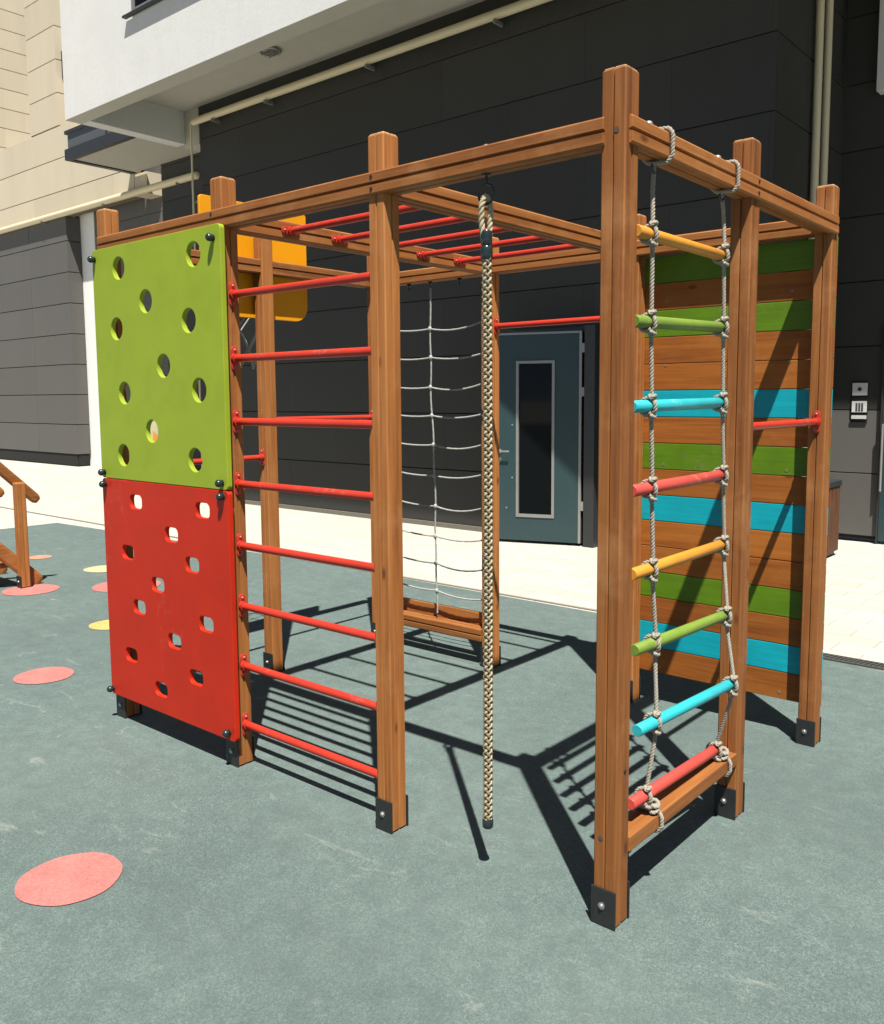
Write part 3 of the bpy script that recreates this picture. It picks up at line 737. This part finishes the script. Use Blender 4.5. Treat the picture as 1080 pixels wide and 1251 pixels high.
def braid(m, z0, z1, ks, hand, R=0.0112, r=0.0048, pitch=0.092):
    n = int((z1-z0)/pitch*20)
    for k in ks:
        pts = []
        for i in range(n+1):
            z = z0+(z1-z0)*i/n; a = hand*2*PI*(z-z0)/pitch + 2*PI*k/4
            rr = R + 0.0030*math.cos(4*2*PI*(z-z0)/pitch + (0 if hand > 0 else PI))
            w = 0.004*math.sin(z*1.3)
            pts.append((RX+w+rr*math.cos(a), RYY+rr*math.sin(a), z))
        m.tube(pts, r, 6)
m = MB(); braid(m, 0.185, 2.13, range(4), 1); m.build('rope', ROPE_C, cr, None, (RX, RYY, 1.2))
m = MB(); braid(m, 0.185, 2.13, range(4), -1, r=0.0048); m.tube([(RX, RYY, 0.186), (RX, RYY, 2.12)], 0.0085, 8); m.build('rope_strand', ROPE_D, cr, None, (RX, RYY, 1.2))
m = MB()
helix_rope(m, [(RX-0.006, RYY-0.006, 2.17), (RX-0.012, RYY-0.012, 2.235), (RX-0.008, RYY-0.016, 2.285), (RX, RYY-0.004, 2.318), (RX+0.006, RYY+0.016, 2.285), (RX+0.003, RYY+0.010, 2.17)], 0.0048, 0.0060, 3, 0.06, 6, 10)
m.build('rope_eye', ROPE_C, cr, None, (RX, RYY, 2.24))
m = MB(); m.tube([(RX, RYY, 2.112), (RX, RYY, 2.118), (RX, RYY, 2.150), (RX, RYY, 2.156)], 0.02, 18, rad=[0.017, 0.0205, 0.0205, 0.017])
m.tube([(RX, RYY, 2.158), (RX, RYY, 2.163), (RX, RYY, 2.200), (RX, RYY, 2.206)], 0.02, 18, rad=[0.016, 0.019, 0.019, 0.016]); m.build('sleeve', BLACK_CAP, cr, None, (RX, RYY, 2.16))
m = MB(); m.torus((RX, RYY, 2.322), 0.032, 0.0042, 'y', 24, 8); m.tube([(RX, RYY, 2.352), (RX, RYY, 2.388)], 0.005, 8); m.tube([(RX, RYY, 2.381), (RX, RYY, 2.3865)], 0.014, 12)
m.build('ring', DARKMETAL, cr, None, (RX, RYY, 2.33))
m = MB(); m.sphere((RX, RYY, 2.471), 0.012, 12, (1, 1, 0.8)); m.build('bolt', ZINC, cr, None, (RX, RYY, 2.47))
m = MB(); m.tube([(RX+0.001, RYY, 0.158), (RX+0.001, RYY, 0.162), (RX+0.001, RYY, 0.187), (RX+0.001, RYY, 0.191)], 0.02, 18, rad=[0.016, 0.0195, 0.0195, 0.0165]); m.build('end_cap', BLACK_CAP, cr, None, (RX, RYY, 0.19))

# ------------------------------------------------------------------ rope ladder
ld = thing('rope_ladder', 'rope ladder with orange, green, blue and red wooden rungs at the right side', 'rope ladder', (0, 0.5, 0.3))
near = [(0.215, 2.385), (0.206, 2.30), (0.197, 2.163), (0.198, 1.892), (0.208, 1.631), (0.221, 1.367), (0.236, 1.10), (0.262, 0.848), (0.240, 0.592), (0.222, 0.337)]
far = [(0.722, 2.385), (0.742, 2.30), (0.738, 2.162), (0.748, 1.908), (0.756, 1.637), (0.778, 1.370), (0.800, 1.106), (0.772, 0.845), (0.760, 0.592), (0.786, 0.314)]
rcol = ['orange', 'green', 'blue', 'red', 'orange', 'green', 'blue', 'red']
ends = [((0.106, 2.163), (0.757, 2.162)), ((0.100, 1.892), (0.778, 1.910)), ((0.093, 1.630), (0.784, 1.638)), ((0.101, 1.368), (0.803, 1.371)),
        ((0.108, 1.102), (0.824, 1.107)), ((0.132, 0.851), (0.800, 0.845)), ((0.122, 0.592), (0.785, 0.592)), ((0.119, 0.340), (0.812, 0.312))]
XO = {e[0]: (0.0, 0.0) for e in ends}; XO[ends[5][0]] = (0.0, 0.03); XO[ends[6][0]] = (0.02, 0.066)
NX = [0]*8+[0.02, 0]; FX = [0]*7+[0.03, 0.066, 0]
for (a, b), c in zip(ends, rcol):
    m = MB(); p = Vector((XO[a][0], *a)); q = Vector((XO[a][1], *b)); d = (q-p).normalized()
    m.tube([p, p+d*0.002, q-d*0.002, q], 0.0195, 18, rad=[0.0175, 0.0195, 0.0195, 0.0175])
    m.build('rung', RUNG[c], ld, c + ' painted wooden rung', (p+q)/2)
def ladder_rope(pl, xo):
    m = MB(); N = len(pl); path = []
    for i, (y, z) in enumerate(pl):
        # cross alternately in front of each rung
        if i >= 2 and i < N:
            xx = xo[i]; path += [(xx+0.010, y-0.006, z+0.036), (xx+0.0265, y-0.014, z+0.008), (xx+0.0265, y-0.012, z-0.012), (xx+0.009, y-0.004, z-0.036)]
        else: path.append((0.0, y, z))
    helix_rope(m, path, 0.0038, 0.0041, 3, 0.034, 5, 7)
    for i, (y, z) in enumerate(pl[2:]):
        # hitch: rope wound round the rung, plus a lump on top
        e = ends[i]; d = Vector((XO[e[0]][1]-XO[e[0]][0], e[1][0]-e[0][0], e[1][1]-e[0][1])).normalized(); nn = Vector((1, 0, 0)); w = d.cross(nn)
        c = Vector((xo[i+2], y-0.012, z)); loop = []
        for k in range(29):
            a = 2*PI*1.25*k/28 + 0.9; off = (k/28-0.5)*0.024
            loop.append(c + d*off + (nn*math.cos(a)+w*math.sin(a))*0.0252)
        helix_rope(m, loop, 0.0036, 0.0042, 3, 0.034, 5, 7)
        # small overhand knot above and below
        for sgn, zz in ((1, 0.030), (-1, -0.032)):
            kn = []
            for k in range(17):
                a = 2*PI*k/16*1.1 + random.random()*0.2
                kn.append(c + Vector((0.016+0.008*math.cos(a), 0.011*math.sin(a), zz+0.004*math.cos(2*a)*sgn)))
            helix_rope(m, kn, 0.003, 0.0042, 3, 0.03, 5, 7)
    return m
# extra loops around top and bottom timbers
def wrap_loop(m, y, z0, z1, x0, x1, tilt=0.0):
    g_ = 0.0085
    pts = [(x0-g_, y, z0+0.02), (x0-g_, y, z1-0.01), (x0+0.004, y, z1+g_), (x1-0.004, y+tilt, z1+g_), (x1+g_, y+tilt, z1-0.008), (x1+g_, y+tilt, z0+0.01),
           (x1-0.004, y+tilt*0.8, z0-g_), (x0+0.02, y, z0-g_), (x0-g_, y, z0+0.02)]
    sm = []
    for i in range(len(pts)-1):
        a, b = Vector(pts[i]), Vector(pts[i+1])
        for k in range(4): sm.append(a.lerp(b, k/4))
    sm.append(Vector(pts[-1])); helix_rope(m, sm, 0.0038, 0.0042, 3, 0.034, 5, 7)
for pl, ly, by, xo in ((near, 0.212, 0.236, NX), (far, 0.715, 0.800, FX)):
    m = ladder_rope(pl, xo)
    wrap_loop(m, ly-0.02, 2.386, 2.469, -0.028, 0.053, 0.02)
    wrap_loop(m, by, 0.222, 0.274, -0.037, 0.044, 0.006)
    # gathered knot sitting on the bottom timber
    for k in range(4):
        cx = Vector((0.024+0.006*math.cos(k*2), by-0.004+0.005*math.sin(k*3), 0.292+0.006*k)); ring = []
        for j in range(15):
            a = 2*PI*j/14; ring.append(cx + Vector((0.013*math.cos(a), 0.017*math.sin(a), 0.007*math.sin(a+k*1.7))))
        helix_rope(m, ring, 0.003, 0.0042, 3, 0.03, 5, 7)
    m.build('rope', ROPE_L, ld, None, (0, ly, 1.3))
for y in (0.150, 0.650):
    m = MB(); m.sphere((0.012, y, 2.481), 0.014, 14, (1, 1, 0.85)); m.tube([(0.012, y, 2.466), (0.012, y, 2.472)], 0.019, 14)
    m.build('bolt', ZINC, ld, None, (0, y, 2.48))
for y in (0.206, 0.712):
    m = MB(); m.torus((0.004, y, 2.366), 0.016, 0.004, 'x', 16, 6); m.tube([(0.004, y, 2.381), (0.004, y, 2.387)], 0.014, 12)
    m.build('eye_bolt', DARKMETAL, ld, None, (0, y, 2.37))

# ------------------------------------------------------------------ climbing net
m = MB(); NY = YH-0.006
rows = [(2.105, 2.095, 2.118), (1.918, 1.915, 1.925), (1.737, 1.728, 1.745), (1.556, 1.548, 1.56), (1.373, 1.362, 1.375), (1.185, 1.165, 1.19), (0.995, 0.968, 0.985), (0.80, 0.775, 0.785), (0.617, 0.598, 0.60), (0.432, 0.418, 0.41)]
vx = [-2.405, -2.41, -2.405, -2.41, -2.40, -2.388, -2.385, -2.375, -2.38, -2.375, -2.37, -2.368]
vz = [2.35] + [r[1] for r in rows] + [0.27]
for i in range(len(vz)-1):
    helix_rope(m, catenary((vx[i], NY, vz[i]), (vx[i+1], NY, vz[i+1]), 0, 4, (0.003*(-1)**i, 0, 0)), 0.0030, 0.0034, 3, 0.028, 4, 6)
for px, jit in ((-2.70, 0.012), (-2.10, 0.006)):
    pass
for i, (a, c_, b) in enumerate(rows):
    xc = vx[i+1]
    helix_rope(m, catenary((XA+0.04, NY, a+0.02), (xc, NY, c_), 0.018, 8), 0.0030, 0.0034, 3, 0.028, 4, 6)
    helix_rope(m, catenary((xc, NY, c_), (XB-0.04, NY, b+0.005), 0.020 if i % 2 else 0.028, 8), 0.0030, 0.0034, 3, 0.028, 4, 6)
    m.sphere((xc, NY-0.003, c_), 0.0125, 10, (1.1, 0.9, 1.3))
x2 = -2.665
for i in range(len(vz)-1):
    pass
net = m.build('climbing_net', NETROPE, None, None, ((XA+XB)/2, NY, 0.27))
net['label'] = 'thin pale grey rope net stretched between the two rear posts beside the door'; net['category'] = 'climbing net'
for x in (-2.58, -2.40, -2.16):
    m = MB(); m.sphere((x, NY-0.008, 2.378), 0.015, 12); m.tube([(x, NY-0.008, 2.35), (x, NY-0.008, 2.388)], 0.006, 8)
    m.build('eye_bolt', BLACK_CAP, net, None, (x, NY, 2.37))

# ------------------------------------------------------------------ neighbouring wooden stair at the left edge
st = thing('wooden_stair', 'wooden play stair with a sloping handrail at the left edge', 'play stair', (-6.9, 0.8, 0))
def spost(x, y, h):
    m = MB(); m.prism(PP, lambda u, v, t: (x+u, y+v, t), [(0.012, 1), (h-0.012, 1), (h, 0.82)]); p = m.build('post', WOOD[2], st, None, (x, y, 0))
    for a, b in ((y-0.0475, y-0.0405), (y+0.0405, y+0.0475)):
        m = MB(); m.box((x-0.044, a, 0.001), (x+0.044, b, 0.11), 0.0028); m.build('foot_bracket', BLACK_STEEL, p, None, (x, a, 0))
    m = MB(); m.sphere((x, y-0.049, 0.06), 0.010, 12); m.build('bolt', ZINC, p, None, (x, y, 0.06))
spost(-6.575, 1.085, 0.94); spost(-7.42, 1.085, 0.94)
def slant(name, x, y0, z0, y1, z1, w, h, par=st):
    d = Vector((0, y1-y0, z1-z0)); L_ = d.length; d.normalize(); nrm = Vector((0, -d.z, d.y))
    prof = [(-w/2, -h/2+0.02), (-w/2, h/2-0.02), (-w/2+0.008, h/2), (w/2-0.008, h/2), (w/2, h/2-0.02), (w/2, -h/2+0.02), (w/2-0.008, -h/2), (-w/2+0.008, -h/2)]
    o = Vector((x, y0, z0)); m = MB()
    m.prism(prof, lambda u, v, t: o + Vector((u, 0, 0)) + nrm*v + d*t, [(0, 0.55), (0.025, 0.92), (0.05, 1), (L_, 1)])
    return m.build(name, WOOD[1], par, None, (x, (y0+y1)/2, (z0+z1)/2))
for x in (-6.575-0.058, -7.42+0.058):
    slant('handrail', x, 1.27, 0.755, 0.2, 1.82, 0.034, 0.09)
    slant('stringer', x, 1.25, 0.01, 0.1, 1.16, 0.038, 0.12)
for i in range(5):
    y = 1.02-0.2*i; z = 0.22+0.2*i
    plank('step', (-7.34, y-0.12, z-0.035), (-6.655, y+0.06, z), 0, st)
plank('platform', (-7.42, -0.9, 1.10), (-6.58, 0.05, 1.14), 0, st)
spost(-6.575, -0.05, 2.0); spost(-7.42, -0.05, 2.0); spost(-6.575, -0.86, 2.0); spost(-7.42, -0.86, 2.0)

# ------------------------------------------------------------------ litter bin by the wall
bn = thing('litter_bin', 'brown slatted wooden litter bin with dark lid near the wall behind the right post', 'bin', (-1.6, 7.05, 0))
m = MB()
for i in range(5):
    x = -1.865+i*0.080; m.box((x, 6.86, 0.05), (x+0.072, 6.885, 0.72), 0.003); m.box((x, 7.225, 0.05), (x+0.072, 7.25, 0.72), 0.003)
for i in range(4):
    y = 6.89+i*0.083; m.box((-1.87, y, 0.05), (-1.845, y+0.075, 0.72), 0.003); m.box((-1.49, y, 0.05), (-1.465, y+0.075, 0.72), 0.003)
m.build('slats', BW[2], bn, None, (-1.6, 7.05, 0.4))
m = MB(); m.box((-1.88, 6.86, 0.725), (-1.455, 7.25, 0.79), 0.01); m.build('lid', DARKMETAL, bn, None, (-1.6, 7.05, 0.8))
m = MB(); m.box((-1.83, 6.90, 0.01), (-1.50, 7.21, 0.70)); m.build('liner', DARKMETAL, bn, None, (-1.6, 7.05, 0.4))
